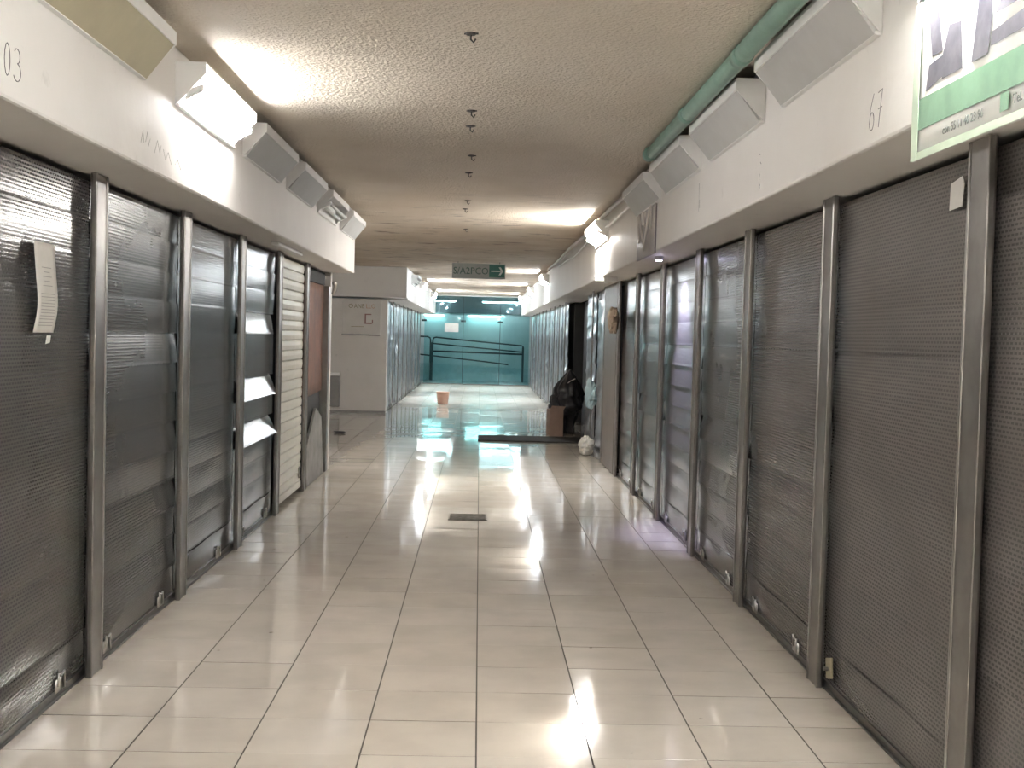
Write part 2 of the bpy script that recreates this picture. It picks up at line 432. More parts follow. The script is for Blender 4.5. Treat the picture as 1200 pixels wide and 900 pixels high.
strokes(bk1, BL, LEFT, 5.02, 2.28, .7, .12, [[(.0, .3), (.04, .75), (.06, .35)], [(.10, .4), (.14, .8), (.16, .3), (.2, .6)], [(.3, .2), (.36, .7), (.42, .3), (.45, .6)], [(.5, .5), (.56, .15), (.62, .5), (.7, .1)], [(.8, .2), (.86, .42), (.95, .1)]], .0011, 'tape')

# ------------------------------------------------------------------ roller shutters
SH = .1655
def slat_mesh(name, mat, wd, dent=0, seed=0, bow=.0012):
    m = MB(); nz = 33; nx = 14
    def fn(u, v):
        x = (u-.5)*wd; z = (v-.5)*SH
        yv = -bow*math.sin(math.pi*v) - .00022*math.sin(2*math.pi*z/.015)
        if dent:
            e = min(1, 6*u*(1-u)*1.0)
            yv -= dent*e*noise.noise((x*1.7+seed*9, v*1.1, seed*3.3))
            z += dent*.25*e*noise.noise((x*2.3+seed*5, 4.4, seed))
        return (x, yv, z)
    m.grid(nx, nz, fn)
    m.grid(nx, 1, lambda u, v: ((.5-u)*wd, .006, (v-.5)*SH))          # back skin
    n = len(m.v); k = 56                                              # toothed seam along the lower edge
    for i in range(k+1):
        x = (i/k-.5)*wd; f = fn(i/k, 0.06)
        m.v += [(x, f[1]-.0012, -SH/2+.010), (x, f[1]-.002, -SH/2 + (.001 if i % 2 else -.007))]
    for i in range(k): m.f.append((n+2*i+1, n+2*i+3, n+2*i+2, n+2*i))
    return m.mesh(name, mat, True)
SW = 1.552
slats = {}
for mk in ('perf', 'perf_warm'):
    slats[mk] = [slat_mesh('slat', mk, SW), slat_mesh('slat', mk, SW, .012, 1), slat_mesh('slat', mk, SW, .024, 2)]
hasp = MB().tube([(-.03, -.019, .02), (-.03, -.021, .075), (0, -.022, .06), (.035, -.021, .07), (.035, -.022, .0)], .005, 6).box(-.05, .055, -.017, -.012, -.005, .05).mesh('hasp', 'galv', True)
bar = MB().box(-SW/2, SW/2, -.014, .014, 0, .035).box(-SW/2, SW/2, -.026, -.014, 0, .006).mesh('bottom_bar', 'steel_dark')
GREY = 'grey perforated roller shutters'
def shutter(side, ya, yb, label, mk, seed, tilts=None, group=GREY, hx=(.45,)):
    yc = (ya+yb)/2
    rd = random.Random(seed); x = XL-.056 if side == LEFT else XR+.056
    t = thing('roller_shutter', label, 'shutter', (x, yc, 0), side, group); t.scale.x = (yb-ya-.02)/SW
    put('bottom_bar', bar, t)
    for i in range(13):
        if tilts and i in tilts: a = tilts[i]; v = 0
        else:
            a = rd.gauss(0, .35); v = 0
            if rd.random() < .3 and i < 9: a += rd.choice((-5, -3.5, -2.5))
            if i in (1, 2, 3): v = 1
            if i == 0: v = 2
        o = put('slat', slats[mk][v], t); o.location = (0, -.0015*(i % 2)-(.018 if abs(a) > 15 else 0), .035+SH*(i+.5)); o.rotation_euler.x = R(a)
        if abs(a) > 10: o.scale.x = .9
    for h_ in hx:
        o = put('hasp', hasp, t); o.location = (h_, 0, .03)
    return t
LP = [3.72, 5.33, 6.88, 8.5, 10.09]
RP = [2.05, 3.75, 5.38, 7.0, 8.6, 10.28, 11.92, 13.52]
LS = [('perf', 11), ('perf', 12), ('perf', 13), ('perf', 14)]
LT = [{12: .7, 11: .2, 10: 2.5, 9: 2.2, 8: 1}, {12: 3, 11: 3.2, 10: 2.8, 9: 1.8, 8: -6, 5: -7, 3: -9}, {12: .6, 11: .2, 10: -.3, 9: 3, 8: 2}, {12: 3, 11: 3, 10: 2.5, 9: -11, 6: -21, 4: -29}]
for i, (mk, sd) in enumerate(LS):
    lab = ['grey perforated shutter with a white paper notice, nearest on the left', 'second grey shutter from the camera on the left, behind the lit lamp',
           'third grey shutter from the camera on the left, bright ribbed band near its top', 'grey shutter with three flipped shiny slats beside the cream shutter on the left'][i]
    shutter(LEFT, LP[i], LP[i+1], lab, mk, sd, LT[i], hx=(.45, -.5) if i != 2 else (.3,))
RL = ['grey perforated shutter nearest on the right, under the green banner', 'wide grey shutter with a torn sticker and toothed bands, second on the right',
      'third grey shutter from the camera on the right', 'fourth grey shutter from the camera on the right', 'grey shutter lit violet by the small soffit lamp',
      'grey shutter just beyond the violet lit one on the right', 'grey shutter beside the tan bag on the right']
RT = [{12: 3, 11: 3, 10: 2}, {12: 3, 11: 3, 10: 2.5, 8: -5, 6: -5, 3: -4}, {12: 3, 11: 3, 10: 2, 7: -4, 4: -5}, {12: 2.5, 11: 2, 10: -.5, 5: -9, 3: -6}, {12: 2, 11: 1, 4: -5}, {11: .3, 10: -.1, 6: -6, 5: -8}, {11: .3, 10: -.1, 6: -7, 2: -6}]
for i in range(7):
    shutter(RIGHT, RP[i], RP[i+1], RL[i], 'perf_warm', 30+i, RT[i], hx=(-.5, .35) if i != 1 else ())

# posts
def post_mesh(wd, hgt):
    m = MB().box(-wd/2, wd/2, 0, .026, 0, hgt)
    m.box(-wd/2-.006, -wd/2+.01, -.006, .02, 0, hgt).box(wd/2-.01, wd/2+.006, -.006, .02, 0, hgt)
    return m
pm = post_mesh(.15, ZS-.002).mesh('shutter_post', 'steel')
def post(side, y, label, me=pm):
    o = put('shutter_post', me, None, .005); o.location = (XL if side == LEFT else XR, y, 0); o.rotation_euler.z = side
    return tag(o, label, 'post', 'steel posts between the shutters')
for i, y in enumerate(LP):
    post(LEFT, y, ['steel post at the near end of the left row', 'steel post right of the paper notice shutter, first in view on the left', 'second steel post in view on the left',
                   'third steel post in view on the left', 'steel post between the flipped slats and the cream shutter'][i])
for i, y in enumerate(RP[:7]):
    post(RIGHT, y, ['steel post at the near end of the right row', 'broad steel post below the green banner, nearest on the right', 'second steel post from the camera on the right',
                    'third steel post from the camera on the right', 'steel post on the near side of the violet lit shutter', 'steel post on the far side of the violet lit shutter',
                    'thin looking steel post second past the violet lit shutter'][i])
post(RIGHT, 13.52, 'steel post between the tan bag and the brown flat pilaster')

# cream slatted shutter
t = thing('roller_shutter', 'cream white slatted roller shutter on the left between grey and rusty fronts', 'shutter', (XL-.045, 10.9, 0), LEFT)
prof = [(0, .0), (-.012, .008), (-.016, .045), (-.012, .082), (0, .0895), (.006, .0895), (.006, 0)]
sm = MB().prism(prof, -.7, .7).mesh('slat', 'roll_white')
for i in range(23):
    o = put('slat', sm, t); o.location = (0, 0, .11+.0905*i); o.rotation_euler = (R(rnd.gauss(0, .8)), 0, 0)
MB().box(-.7, .7, -.02, .01, .045, .11).build('bottom_bar', 'roll_white', t, bevel=.008)
MB().box(.52, .56, -.035, -.02, .15, .26).build('handle', 'steel_dark', t)
o = put('shutter_post', post_mesh(.14, ZS-.002).mesh('shutter_post', 'steel'), None, .005); o.location = (XL, 11.68, 0); o.rotation_euler.z = LEFT
tag(o, 'steel post between the cream shutter and the rusty panel', 'post', 'steel posts between the shutters')

# rusty front with its open lower half
t = thing('stall_front', 'rust brown metal sheet over a dark open lower half, last stall on the left', 'stall front', (XL-.06, 12.52, 0), LEFT)
MB().grid(8, 10, lambda u, v: ((u-.5)*1.44, -.012*noise.noise((u*3, v*4, 2)), .88+.03*u+v*(1.18))).build('rust_sheet', 'rust', t, True, solid=.006)
MB().box(-.72, .72, -.02, .03, 2.06, 2.2).build('header_box', 'dark', t, bevel=.01)
MB().box(-.72, .72, .02, .05, 0, .9).build('gap_shade_panel', 'dark', t)  # black panel stands for the shade inside the open lower half
b = tag(MB().plate([(-.62, 0), (.62, 0), (.62, .62), (.2, .74), (-.1, .6), (-.62, .36)], -.012, .012).build('board', 'board'), 'grey broken board leaning in the dark gap under the rusty sheet', 'board')
b.location = (XL-.02, 12.5, .005); b.rotation_euler = (R(-2.5), 0, LEFT)
t = thing('end_post', 'square metal post with a bent top bracket ending the left row', 'post', (XL, 13.34, 0), LEFT)
MB().box(-.07, .07, -.0, .1, 0, 2.06).build('shaft', 'steel', t, bevel=.006)
MB().tube([(.05, -.03, 1.98), (.0, -.06, 2.05), (-.06, -.07, 2.09), (-.1, -.05, 2.09)], .02, 8).build('bracket', 'galv', t, True)

# right: flat pilaster and the two dented fronts beyond it
o = tag(MB().box(-.64, .66, 0, .05, 0, ZS-.002).build('flat_pilaster', simple('pilaster_brown', (.21, .175, .15), .42, .3, (.16, .135, .12), 2), bevel=.008), 'flat brown grey panel pilaster beyond the tan bag on the right', 'panel')
o.location = (XR, 14.32, 0); o.rotation_euler.z = RIGHT
def dent_mesh(wd, seed, amp=.03, mat='perf_far', nz=40, hgt=ZS-.05):
    def fn(u, v):
        x = (u-.5)*wd; z = .04+v*hgt
        e = min(1, 8*u*(1-u)); low = 1.6-1.2*v
        yv = -amp*low*e*(noise.noise((x*1.5+seed*7, z*5.0, seed*2.1))+.5*noise.noise((x*4+seed, z*11, seed*1.3)))
        return (x, yv - .006*abs(math.sin(z*math.pi/SH)), z)
    return MB().grid(10, nz, fn).mesh('curtain', mat, True)
dm = [dent_mesh(1.47, s, .03+.014*(s % 3)) for s in range(4)]
rail_me = MB().box(-.06, .06, -.0, .02, 0, ZS-.002).mesh('guide_post', 'steel')
fb = MB().box(-.735, .735, -.03, .015, 0, .045).mesh('bottom_bar', 'steel')
def far_shutter(side, x, y, label, k, group):
    t = thing('roller_shutter', label, 'shutter', (x, y, 0), side, group)
    c = put('curtain', dm[k % 4], t, solid=.004); c.location.y = .085
    g = put('guide_post', rail_me, t); g.location.x = -.8 if side == LEFT else .8
    b = put('bottom_bar', fb, t); b.location.y = .085
    return t
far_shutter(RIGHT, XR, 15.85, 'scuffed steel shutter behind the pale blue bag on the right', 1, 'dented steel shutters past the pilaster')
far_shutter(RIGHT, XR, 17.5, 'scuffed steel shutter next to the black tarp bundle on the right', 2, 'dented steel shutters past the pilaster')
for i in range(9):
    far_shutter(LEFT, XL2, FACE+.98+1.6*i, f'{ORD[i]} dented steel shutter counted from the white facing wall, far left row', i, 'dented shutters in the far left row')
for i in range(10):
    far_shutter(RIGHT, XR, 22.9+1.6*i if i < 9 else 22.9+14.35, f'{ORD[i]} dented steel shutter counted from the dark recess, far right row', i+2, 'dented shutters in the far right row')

# things stuck to or hanging on the fronts
t = thing('paper_notice', 'long curled white paper notice stuck on the nearest left shutter', 'paper', (XL-.043, 4.72, 1.52), LEFT)
MB().grid(6, 16, lambda u, v: ((u-.5)*.215+.012*math.sin(v*6.0+.6)+.02*(v < .1)*0, -.012-.022*math.sin(v*math.pi)**2-.004*math.sin(v*9), v*.35)).build('sheet', 'paper', t, True, solid=.0015)
ln = MB()
for k in range(16):
    v = .08+.035*k if k < 11 else .52+.05*(k-11)
    z = v*.35; wd = .075 if k < 11 else .03+.02*(k % 2)
    yy = -.012-.022*math.sin(v*math.pi)**2-.004*math.sin(v*9)-.002; xo = .012*math.sin(v*6.0+.6)
    ln.box(xo-wd, xo+wd, yy-.0012, yy-.0002, z-.0013, z+.0013)
ln.build('print', 'ink', t)
MB().plate([(.03, -.045), (.075, -.04), (.085, -.012), (.045, -.012)], -.014, -.012).build('scrap', 'paper', t)
o = tag(MB().plate([(-.055, -.05), (.05, -.045), (.06, .03), (.045, .055), (-.05, .04)], -.003, 0).build('sticker', 'paper'), 'torn white sticker on the second right shutter near its post', 'sticker')
o.location = (XR+.035, 4.01, 2.07); o.rotation_euler.z = RIGHT
t = thing('lock_plate', 'small yellowish lock plate low on the second right shutter', 'lock', (XR+.035, 5.22, .10), RIGHT)
MB().plate([(-.03, -.04), (.045, -.02), (.03, .07), (-.045, .05)], -.012, 0).build('plate', 'brass', t, bevel=.003)
MB().lathe([(0, -.02), (.009, -.02), (.009, 0)], 0, 0, 10).build('rivet', 'steel_dark', t).rotation_euler = (R(90), 0, 0)
t.children[1].location = (0, -.012, .012); t.children[1].rotation_euler = (R(-90), 0, 0)
def crumple(name, mat, sx, sy, sz, seed, parent=None, z0=0):
    m = MB(); nu, nv = 18, 12
    def fn(u, v):
        a = u*2*math.pi; th = v*math.pi; d = Vector((math.sin(th)*math.cos(a), math.sin(th)*math.sin(a), -math.cos(th)))
        r = 1+.32*noise.noise(d*1.9+Vector((seed*5, 1, 2)))+.18*noise.noise(d*5+Vector((seed, 0, 3)))
        return (d.x*sx*r, d.y*sy*r, max(-sz*.96, d.z*sz*r)+sz*.96+z0)
    return m.grid(nu, nv, fn).build(name, mat, parent, False)
o = tag(crumple('tan_bag', 'bag_tan', .22, .06, .15, 3), 'crumpled tan bag stuck high beside the brown pilaster', 'bag'); o.location = (XR-.075, 13.35, 1.62); o.rotation_euler.z = RIGHT
o = tag(crumple('plastic_bag', 'bag_blue', .22, .08, .2, 4), 'pale blue plastic bag hanging by the scuffed shutter on the right', 'bag'); o.location = (XR-.06, 15.9, .62); o.rotation_euler.z = RIGHT
o = tag(crumple('crumpled_paper', 'paper', .2, .1, .13, 5), 'crumpled white paper on the floor below the pale blue bag', 'paper'); o.location = (XR-.1, 15.9, 0); o.rotation_euler.z = RIGHT

# ------------------------------------------------------------------ wall lights
LG = 'wedge shaped fluorescent wall lights'
M['tube_bright'] = emit('lit_tube_bright', (1, .98, .94), TUBE*2.2)
M['tube_soft'] = emit('lit_tube_soft', (1, .985, .97), TUBE*.6)
def light(side, y, label, state='off', length=1.24, diff='diffuser', tubemat='tube', zt=2.77, loc=None):
    """wedge housing: back on the bulkhead, sloping open face; y = centre"""
    x = BL if side == LEFT else BR; h = length/2
    t = thing('wall_light', label, 'light', loc or (x, y, zt-.2), side, LG)
    hs = MB().prism([(0, 0), (0, .2), (-.14, .2), (-.14, .19), (-.012, .19), (-.012, .012), (-.022, .012), (-.022, 0)][::-1], -h, h) if state == 'lit' else MB().prism([(0, 0), (0, .2), (-.14, .2), (-.14, .145), (-.133, .145), (-.133, .192), (-.012, .192), (-.012, .012), (-.022, .012), (-.022, 0)][::-1], -h, h)
    hs.build('housing', 'housing', t)
    for s in (-1, 1):
        MB().prism([(-.001, 0), (-.001, .2), (-.139, .2), (-.139, .15)][::-1], s*h-.006, s*h+.006).build('end_cap', 'housing', t)
    if state == 'off':
        MB().prism([(-.022, .004), (-.014, .012), (-.128, .158), (-.134, .148)], -h+.008, h-.008).build('diffuser', diff, t)
    else:
        tm = tubemat if state == 'lit' else 'tube_off'
        for (yy, zz) in ((-.055, .06), (-.105, .085)):
            tb = MB().tube([(-h+.05, yy, zz), (h-.05, yy, zz)], .014, 10).build('tube', tm, t, True)
        for q in (-1, 1):
            MB().prism([(-.04, .035), (-.118, .078), (-.122, .102), (-.06, .08)], min(q*(h-.008), q*(h-.05)), max(q*(h-.008), q*(h-.05))).build('lamp_holder', 'housing', t)
    return t
light(LEFT, 4.40, 'yellowed unlit wall light at the top left corner', diff='diffuser_old')
light(LEFT, 6.18, 'bright lit wall light above the second left shutter', 'lit', tubemat='tube_soft')
light(LEFT, 7.74, 'unlit grey wall light just past the bright left one')
light(LEFT, 9.32, 'unlit grey wall light third from the end of the left bulkhead')
light(LEFT, 10.95, 'open wall light with bare unlit tubes, left bulkhead', 'open')
light(LEFT, 12.62, 'unlit wall light at the far end of the left bulkhead')
light(RIGHT, 2.92, 'bright lit wall light above the green banner', 'lit')
light(RIGHT, 4.54, 'largest unlit wall light at the top right, beside the banner lamp')
light(RIGHT, 6.15, 'unlit grey wall light second past the banner lamp on the right')
light(RIGHT, 7.72, 'unlit grey wall light third past the banner lamp on the right')
light(RIGHT, 9.3, 'unlit grey wall light above the small dark poster')
light(RIGHT, 12.85, 'lit wall light above the tan bag on the right', 'lit', tubemat='tube_bright')
light(LEFT, 1.2, 'unseen lit wall light added on the left near the camera', 'lit')  # left pair added out of view for ambient light
light(LEFT, -1.8, 'unseen lit wall light added on the left near the back wall', 'lit')
light(R(180), 0, 'unseen lit wall light added round the corner in the left recess', 'lit', loc=(-3.0, LEND+.12, 2.6))  # recess pair added out of view to brighten facing wall and mid floor
light(R(180), 0, 'second unseen lit wall light added deep in the left recess', 'lit', loc=(-4.9, LEND+.12, 2.6))
light(RIGHT, .6, 'unseen lit wall light added on the right near the camera', 'lit')  # right pair added out of view for ambient light
light(RIGHT, -2.2, 'unseen lit wall light added on the right near the back wall', 'lit')
light(LEFT, 25.2, 'unlit wall light nearest the facing wall, far left row', 'open')
light(LEFT, 28.4, 'nearer lit wall light in the far left row', 'lit', tubemat='far_tube')
light(LEFT, 34.6, 'lit wall light close to the glass in the far left row', 'lit', tubemat='far_tube')
light(RIGHT, 23.4, 'lit wall light over the first shutters of the far right row', 'lit', tubemat='far_tube')
light(RIGHT, 29.4, 'middle lit wall light in the far right row', 'lit', tubemat='far_tube')
light(RIGHT, 35.8, 'lit wall light close to the glass in the far right row', 'lit', tubemat='far_tube')

# small violet lamp under the right soffit, with its own spot
t = thing('soffit_lamp', 'small violet lamp under the right soffit by the dark poster', 'light', (1.40, 9.45, ZS), 0)
MB().lathe([(.0, -.03), (.028, -.03), (.036, -.018), (.036, 0), (0, 0)], 0, 0, 16).build('rim', 'housing', t)
MB().lathe([(0, -.036), (.024, -.034), (.026, -.030)], 0, 0, 16).build('lens', 'led', t)
sp = bpy.data.lights.new('soffit_spot', 'SPOT'); sp.energy = 45; sp.color = (.62, .58, 1); sp.spot_size = R(70); sp.spot_blend = .6; sp.shadow_soft_size = .02
so = bpy.data.objects.new('soffit_spot', sp); col.objects.link(so); so.parent = t; so.location = (.0, 0, -.045)
so.rotation_euler = (0, R(-24), 0)
o = tag(MB().box(-.6, .6, -.03, .03, -.03, 0).build('strip_lamp', 'housing', bevel=.008), 'slim white unlit strip lamp under the left soffit', 'light'); o.location = (-1.545, 9.6, ZS); o.rotation_euler.z = LEFT
o = tag(MB().box(-.12, .12, -.03, .03, -.05, 0).box(-.02, .02, -.05, -.02, -.07, -.0).build('bracket', 'housing', bevel=.006), 'small white bracket under the right soffit below the lit lamp', 'bracket'); o.location = (1.33, 12.75, ZS)

# ------------------------------------------------------------------ pipes and cables along the ceiling
t = thing('conduit', 'thick green conduit along the ceiling above the right lights', 'pipe', (1.105, 0, 0))
MB().tube([(0, YB+.3, 2.794), (0, 2, 2.796), (-.005, 4.9, 2.792), (.0, 5.3, 2.794), (.01, 8.0, 2.796)], .042, 12).build('pipe', 'pipe_green', t, True)
for y in (.5, 5.2, 6.6, 8.0): MB().tube([(.0, y-.05, 2.793), (.0, y+.05, 2.793)], .0465, 12).build('coupling', 'pipe_green', t, True)
pts = [(1.215+.03*noise.noise((y*.5, 1, 1)), y, 2.785+.03*noise.noise((y*.45, 3, 2))) for y in [8.2+.5*k for k in range(28)]]
tag(MB().tube(pts, .02, 8).build('cable', 'cable', smooth=True), 'sagging grey cable continuing past the green conduit on the right', 'cable')
pts = [(1.262+.01*noise.noise((y*.6, 7, 1)), y, 2.70+.05*noise.noise((y*.4, 8, 2))) for y in [9.9+.5*k for k in range(20)]]
tag(MB().tube(pts, .012, 6).build('cable', 'housing', smooth=True), 'thin white cable below the grey one on the right bulkhead', 'cable')
tag(MB().tube([(-1.36, y, 2.80+.02*noise.noise((y, 2, 2))) for y in [8.5+.5*k for k in range(10)]], .02, 8).build('cable', 'cable', smooth=True), 'grey cable above the lights at the end of the left bulkhead', 'cable')

# hooks left along the ceiling's centre line
for i, (x, y) in enumerate([(-.07, 5.15), (-.08, 6.9), (-.09, 7.4), (-.09, 8.6), (-.12, 9.5), (-.15, 11.45), (-.18, 12.2), (-.2, 14.5)]):
    m = MB().lathe([(0, -.012), (.03, -.012), (.034, 0), (0, 0)], 0, 0, 10)
    m.tube([(0, 0, -.01), (0, 0, -.04), (.018, .01, -.055), (.03, 0, -.035)], .006, 6).tube([(-.04, .01, -.004), (.045, -.012, -.006)], .006, 5)
    o = tag(m.build('ceiling_hook', 'hook'), f'{ORD[i]} small black hook from the camera on the ceiling centre line', 'hook', 'black hooks on the ceiling'); o.location = (x, y, ZC); o.scale = (.7, .7, .7)

# ------------------------------------------------------------------ banner and poster on the right bulkhead
t = thing('banner', 'large white and green advertising banner on the right bulkhead, cut by the frame', 'banner', (BR, 2.45, 2.10), RIGHT)
# local x runs towards the camera: left edge of the banner is x = -1.1
MB().grid(24, 6, lambda u, v: (-1.1+2.0*u, -.014-.004*math.sin(u*14), v*.46)).build('sheet', 'ban_white', t, True, solid=.003)
MB().box(-1.1, .9, -.0215, -.0205, .085, .175).build('green_band', 'ban_green', t)
MB().box(-1.1, -1.05, -.0225, -.0215, .0, .46).build('green_edge', 'ban_lt', t)
MB().box(-1.05, .9, -.0215, -.0205, .0, .022).build('lower_hem', 'ban_lt', t)
text('con 55 11 40 23 96', .034, (-.86, -.0215, .043), 'ban_text', t)
text('Tel. 15 11', .034, (-.42, -.0215, .043), 'ban_text', t)
MB().box(-.49, -.445, -.0225, -.0215, .035, .08).build('phone_icon', 'ban_green', t)
fig = MB()
for poly in ([(-1.0, .19), (-.86, .21), (-.84, .27), (-.98, .26)], [(-.88, .2), (-.74, .2), (-.76, .33), (-.84, .34), (-.88, .27)],
             [(-.96, .28), (-.88, .28), (-.93, .42), (-1.0, .42)],
             [(-.68, .2), (-.58, .2), (-.56, .29), (-.58, .4), (-.64, .4), (-.66, .29)], [(-.56, .215), (-.32, .215), (-.32, .265), (-.56, .25)],
             [(-.54, .29), (-.34, .29), (-.3, .35), (-.36, .33), (-.5, .33)], [(-.52, .33), (-.49, .33), (-.495, .43), (-.515, .43)], [(-.46, .33), (-.43, .33), (-.43, .45), (-.45, .45)],
             [(-.41, .33), (-.38, .33), (-.37, .43), (-.39, .43)], [(-.28, .2), (-.14, .2), (-.12, .24), (-.17, .28), (-.26, .28)], [(-.1, .25), (0, .25), (.02, .44), (-.08, .44)], [(.1, .2), (.3, .2), (.25, .42), (.16, .42)]):
    fig.plate(poly, -.0212-.00025*len(fig.v)/40, -.0205)
fig.build('picture', 'ban_violet', t)
t = thing('poster', 'small dark poster with pale plant strokes on the right bulkhead', 'poster', (BR, 9.37, 2.2), RIGHT)
MB().box(-.5, .5, -.012, 0, 0, .47).build('sheet', 'poster_dark', t)
m = MB()
for pts in ([(-.42, .36), (-.38, .14)], [(-.35, .36), (-.2, .2), (-.12, .12)], [(.28, .42), (.18, .3), (.0, .16), (-.12, .06)], [(-.12, .36), (-.05, .25)], [(.34, .44), (.3, .3), (.28, .2)]):
    m.tube([(x, -.012, z) for x, z in pts], .018, 6, .01)
m.build('picture', 'poster_pale', t)
m = MB().plate([(-.33, .28), (-.1, .26), (-.02, .35), (-.15, .42), (-.3, .4)], -.0135, -.012); m.build('pale_patch', 'poster_pale', t)

# ------------------------------------------------------------------ hanging sign
t = thing('hanging_sign', 'grey hanging direction sign with a green arrow square under the ceiling', 'sign', (-.045, 20.8, 2.545), FRONT); t.scale = (.904,)*3
MB().box(-.51, .51, -.03, .03, 0, .29).build('panel', 'sign_face', t, bevel=.006)
MB().box(.20, .495, -.034, -.03, .035, .265).build('arrow_square', 'sign_green', t)
a = MB().box(.235, .42, -.037, -.034, .14, .162); a.plate([(.38, .075), (.42, .075), (.47, .151), (.42, .227), (.38, .227), (.43, .151)], -.037, -.034)
a.build('arrow', 'sign_white', t)
text('S/A2PCO', .185, (-.49, -.033, .085), 'sign_text', t, sx=.93)
for x in (-.4, .4): MB().tube([(x, 0, .29), (x, 0, .325)], .008, 6).build('hanger', 'steel_dark', t)

# ------------------------------------------------------------------ facing wall: board and box
t = thing('signboard', 'faded painted signboard on the white facing wall, left of the passage', 'sign', (-2.29, FACE, 1.53), FRONT)
MB().box(-.37, .37, -.02, 0, 0, .65).build('panel', 'signboard', t, bevel=.004)
MB().box(-.38, .36, -.03, 0, -.03, .0).build('lower_rail', 'steel_dark', t)
text('O', .12, (-.26, -.022, .5), 'olive', t); text('ANE', .12, (-.15, -.022, .5), 'olive', t, sx=.85); text('LLO', .12, (.08, -.022, .5), 'orange', t, sx=.85)
MB().box(.06, .085, -.023, -.02, .22, .38).box(.06, .2, -.023, -.02, .2, .225).box(.06, .19, -.023, -.02, .375, .395).box(.2, .22, -.023, -.02, .21, .28).build('square_mark', 'redmark', t)
MB().box(-.2, .05, -.022, -.02, .14, .15).build('faint_line', 'olive', t)
t = thing('wall_box', 'narrow dark grey metal box on the facing wall by the left row', 'box', (-2.76, FACE, .12), FRONT)
MB().box(-.1, .08, -.16, 0, 0, .6).build('body', 'binmetal', t, bevel=.008)
MB().box(-.11, .09, -.17, 0, .6, .66).build('lid', 'galv', t, bevel=.008)

# ------------------------------------------------------------------ on the floor
t = thing('bucket', 'small peach plastic bucket standing on the wet floor far down the passage', 'bucket', (-.80, 27.0, 0))
MB().lathe([(0, .004), (.11, .004), (.112, 0), (.118, .01), (.145, .26), (.152, .262), (.152, .275), (.14, .275), (.112, .02), (0, .02)], 0, 0, 24).build('pail', 'bucket', t, True)
MB().tube([(.148*math.cos(R(a)), -.03-.10*math.sin(R(a)), .262-.03*math.sin(R(a))) for a in range(0, 181, 15)], .004, 5).build('handle', 'bucket', t, True)
o = tag(MB().box(-.82, .82, -.45, .45, 0, .02).build('floor_plate', 'strip_dark', bevel=.006), 'long flat dark plate across the wet floor reaching the right shops', 'plate'); o.location = (.83, 18.06, .001)
t = thing('floor_drain', 'small dirty metal drain cover set in the middle of the floor', 'drain', (-.065, 10.17, 0))
MB().box(-.165, .165, -.17, .17, 0, .006).build('frame', 'grate', t)
m = MB()
for k in range(9): m.box(-.15, .15, -.152+.034*k, -.136+.034*k, .006, .011)
m.build('grille', 'grate', t)
o = tag(crumple('rag', 'tarp', .09, .05, .02, 8), 'small black scrap on the floor near the left recess', 'scrap'); o.location = (-2.12, 18.4, 0)

t = thing('tarp_bundle', 'tall bundle draped in black plastic at the dark recess on the right', 'bundle', (1.45, 19.6, 0))
def tarp(u, v):
    a = u*2*math.pi
    prof = [(0, .17), (.12, .17), (.3, .2), (.42, .30), (.52, .29), (.68, .23), (.85, .15), (.96, .09), (1.04, .015)]
    k = v*(len(prof)-1); i = min(int(k), len(prof)-2); f = k-i
    z = prof[i][0]+(prof[i+1][0]-prof[i][0])*f; r = prof[i][1]+(prof[i+1][1]-prof[i][1])*f
    r *= 1+.13*math.sin(a*5+z*4)*(1-v*.5)+.06*math.sin(a*13+z*9)+.6*noise.noise((math.cos(a)*1.5, math.sin(a)*1.5, z*3.2))
    dx = .05*z - (.05 if .35 < z < .6 else 0)
    return (dx+r*math.cos(a)*.95, r*math.sin(a)*1.1, z+.03*math.sin(a*4)*(.3 < z < .6))
MB().grid(64, 36, tarp).build('cover', 'tarp', t, True, solid=.004)
MB().tube([(-.05, -.2, .78), (.04, -.24, .86), (.12, -.22, .9)], .008, 5).build('strap', 'poster_pale', t)
o = thing('cardboard_box', 'brown cardboard box on the floor beside the black tarp bundle', 'box', (1.22, 19.0, 0), R(8))
MB().box(-.1, .12, -.14, .14, 0, .42).build('carton', 'cardboard', o, bevel=.004)
MB().plate([(-.1, .42), (.12, .42), (.15, .47), (-.07, .48)], -.145, -.139).build('flap', 'cardboard', o)
o = tag(MB().box(-.03, .03, -1.4, 1.4, 0, ZS-.01).build('recess_shade_sheet', 'tarp'), 'black sheet added to stand for the shade in the right recess', 'sheet'); o.location = (1.92, 20.3, .005)  # black sheet added in place of the recess's own shade

# ------------------------------------------------------------------ glass wall and the hall behind
win = struct(MB().box(-1.79, 1.60, YE-.03, YE+.03, 0, .03).build('window_1', 'steel_dark'))
xs = [-1.77, -.53, .64, 1.58]
for a, b in zip(xs, xs[1:]):
    MB().box(a+.008, b-.008, YE-.006, YE+.006, .03, 2.80).build('pane', 'glass', win)
for x in xs[1:3]:
    MB().box(x-.008, x+.008, YE-.012, YE+.012, .03, 2.80).build('joint', 'rail', win)
for x in xs[:3]:
    MB().box(x-.08, x+.08, YE-.03, YE+.03, 1.98, 2.04).build('clamp', 'rail', win, bevel=.006)
o = tag(MB().box(-.22, .22, -.01, 0, 0, .28).build('paper_sign', 'paper'), 'white paper sign taped on the glass wall', 'sign'); o.location = (-.90, YE-.012, 1.66)
YH = YE+9
struct(MB().box(-6, 6, YE+.2, YH+1, -.12, 0).build('floor_hall', 'pale_teal'))
struct(MB().box(-6, 6, YE+.12, YH+1, 3.3, 3.4).build('ceiling_hall', 'steel_dark'))
struct(MB().box(-6, 6, YH, YH+.1, 0, 3.3).box(-6.1, -6, YE+.1, YH, 0, 3.3).box(6, 6.1, YE+.1, YH, 0, 3.3).build('wall_hall', 'pale_teal'))
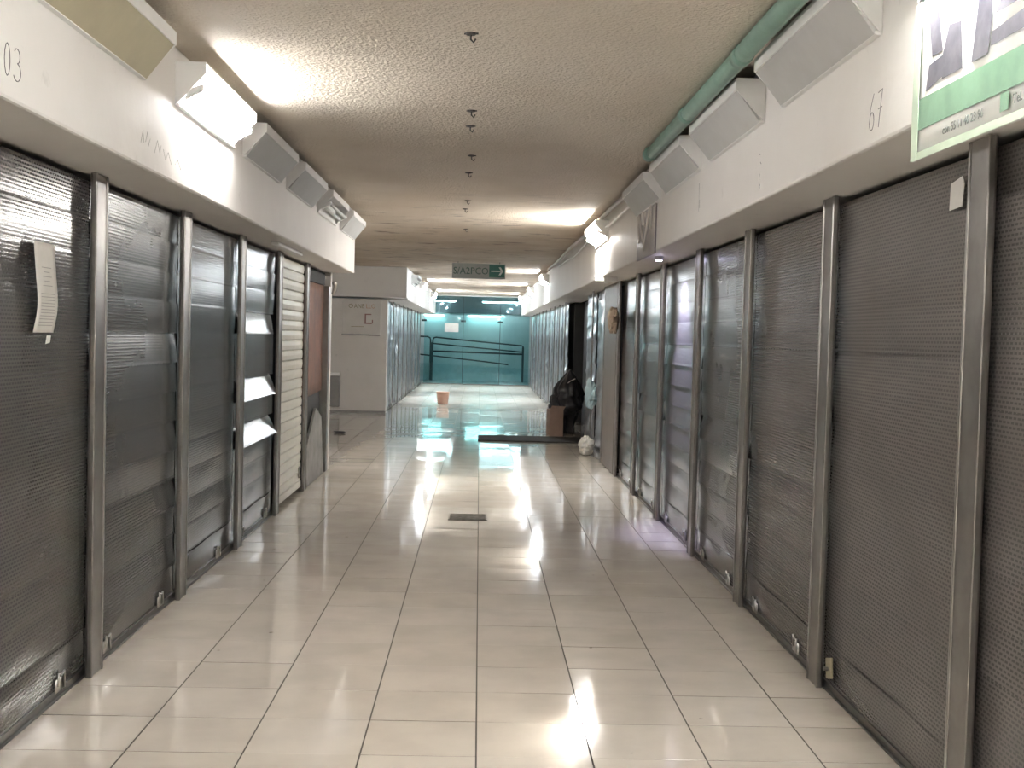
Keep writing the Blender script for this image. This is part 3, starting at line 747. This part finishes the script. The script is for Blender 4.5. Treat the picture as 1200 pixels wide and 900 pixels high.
struct(MB().box(-6, 6, YH-.1, YH-.001, 2.42, 3.3).build('trim_5', 'hall_dark'))  # dark band added so the upper hall looks dim above the lamp glow
struct(MB().box(-6.1, -2.1, YE+.1, YE+.2, 0, 3.3).box(1.86, 6.1, YE+.1, YE+.2, 0, 3.3).box(-2.1, 1.9, YE+.12, YE+.2, 2.80, 3.3).build('wall_hall_front', 'pale_teal'))
def hall_light(x0, x1, y, z, label, mat, down=True):
    t = thing('tube_light', label, 'light', ((x0+x1)/2, y, z)); h = (x1-x0)/2
    MB().box(-h, h, -.05, .05, 0, .06).build('housing', 'housing', t)
    MB().tube([(-h+.03, 0, -.02), (h-.03, 0, -.02)], .018, 8).build('tube', mat, t)
hall_light(-2.3, -.93, YH-1, 2.88, 'left white tube light hanging in the hall behind the glass', 'hall_tube')
hall_light(.05, 1.7, YH-1, 2.88, 'right white tube light hanging in the hall behind the glass', 'hall_tube')
hall_light(-2.2, -1.4, YH-.16, 2.34, 'short cyan wall lamp behind the left glass pane', 'strip')
hall_light(-.5, .85, YH-.16, 2.34, 'long cyan wall lamp behind the middle glass pane', 'strip')
t = thing('handrail', 'dark teal ramp handrail sloping down behind the glass wall', 'handrail', (0, YE+3, 0))
def arc(pts): return pts
zz = lambda x, z0: z0-.072*(x+1.6)
def rail_tube(z0, x0, x1, r=.022): return MB().tube([(x0+(x1-x0)*k/6, 0, zz(x0+(x1-x0)*k/6, z0)) for k in range(7)], r, 8)
MB().tube([(-1.6, 0, .62), (-1.6, 0, 1.38), (-1.57, 0, 1.45), (-1.49, 0, 1.475)]+[(x, 0, zz(x, 1.475)) for x in (-1, 0, 1, 1.45)]+[(1.5, 0, 1.22), (1.5, 0, .6)], .026, 8).build('top_rail', 'rail', t, True)
rail_tube(1.26, -1.6, 1.5).build('middle_rail', 'rail', t, True)
MB().tube([(-1.6, 0, 1.0), (0, 0, .985), (1.5, 0, .96)], .03, 8).build('lower_rail', 'rail', t, True)
MB().tube([(-2.3, 0, .9), (-1.6, 0, .84), (0, 0, .7), (1.0, 0, .6)], .024, 8).build('bottom_rail', 'rail', t, True)
MB().tube([(-2.6, 0, 1.5), (-1.78, 0, 1.49), (-1.70, 0, 1.45), (-1.68, 0, 1.38), (-1.68, 0, .6)], .026, 8).build('end_rail', 'rail', t, True)
MB().box(-1.69, -1.59, -.03, .03, 0, 1.3).build('rail_post', 'rail', t); MB().box(1.46, 1.53, -.03, .03, 0, 1.2).build('rail_post', 'rail', t)
struct(MB().plate([(-3.5, 0), (3.5, 0), (3.5, .42), (-3.5, .62)], -.06, .06).build('ramp_kerb', simple('ramp_grey', (.62, .70, .71), .5))).location = (0, YE+3.3, 0)
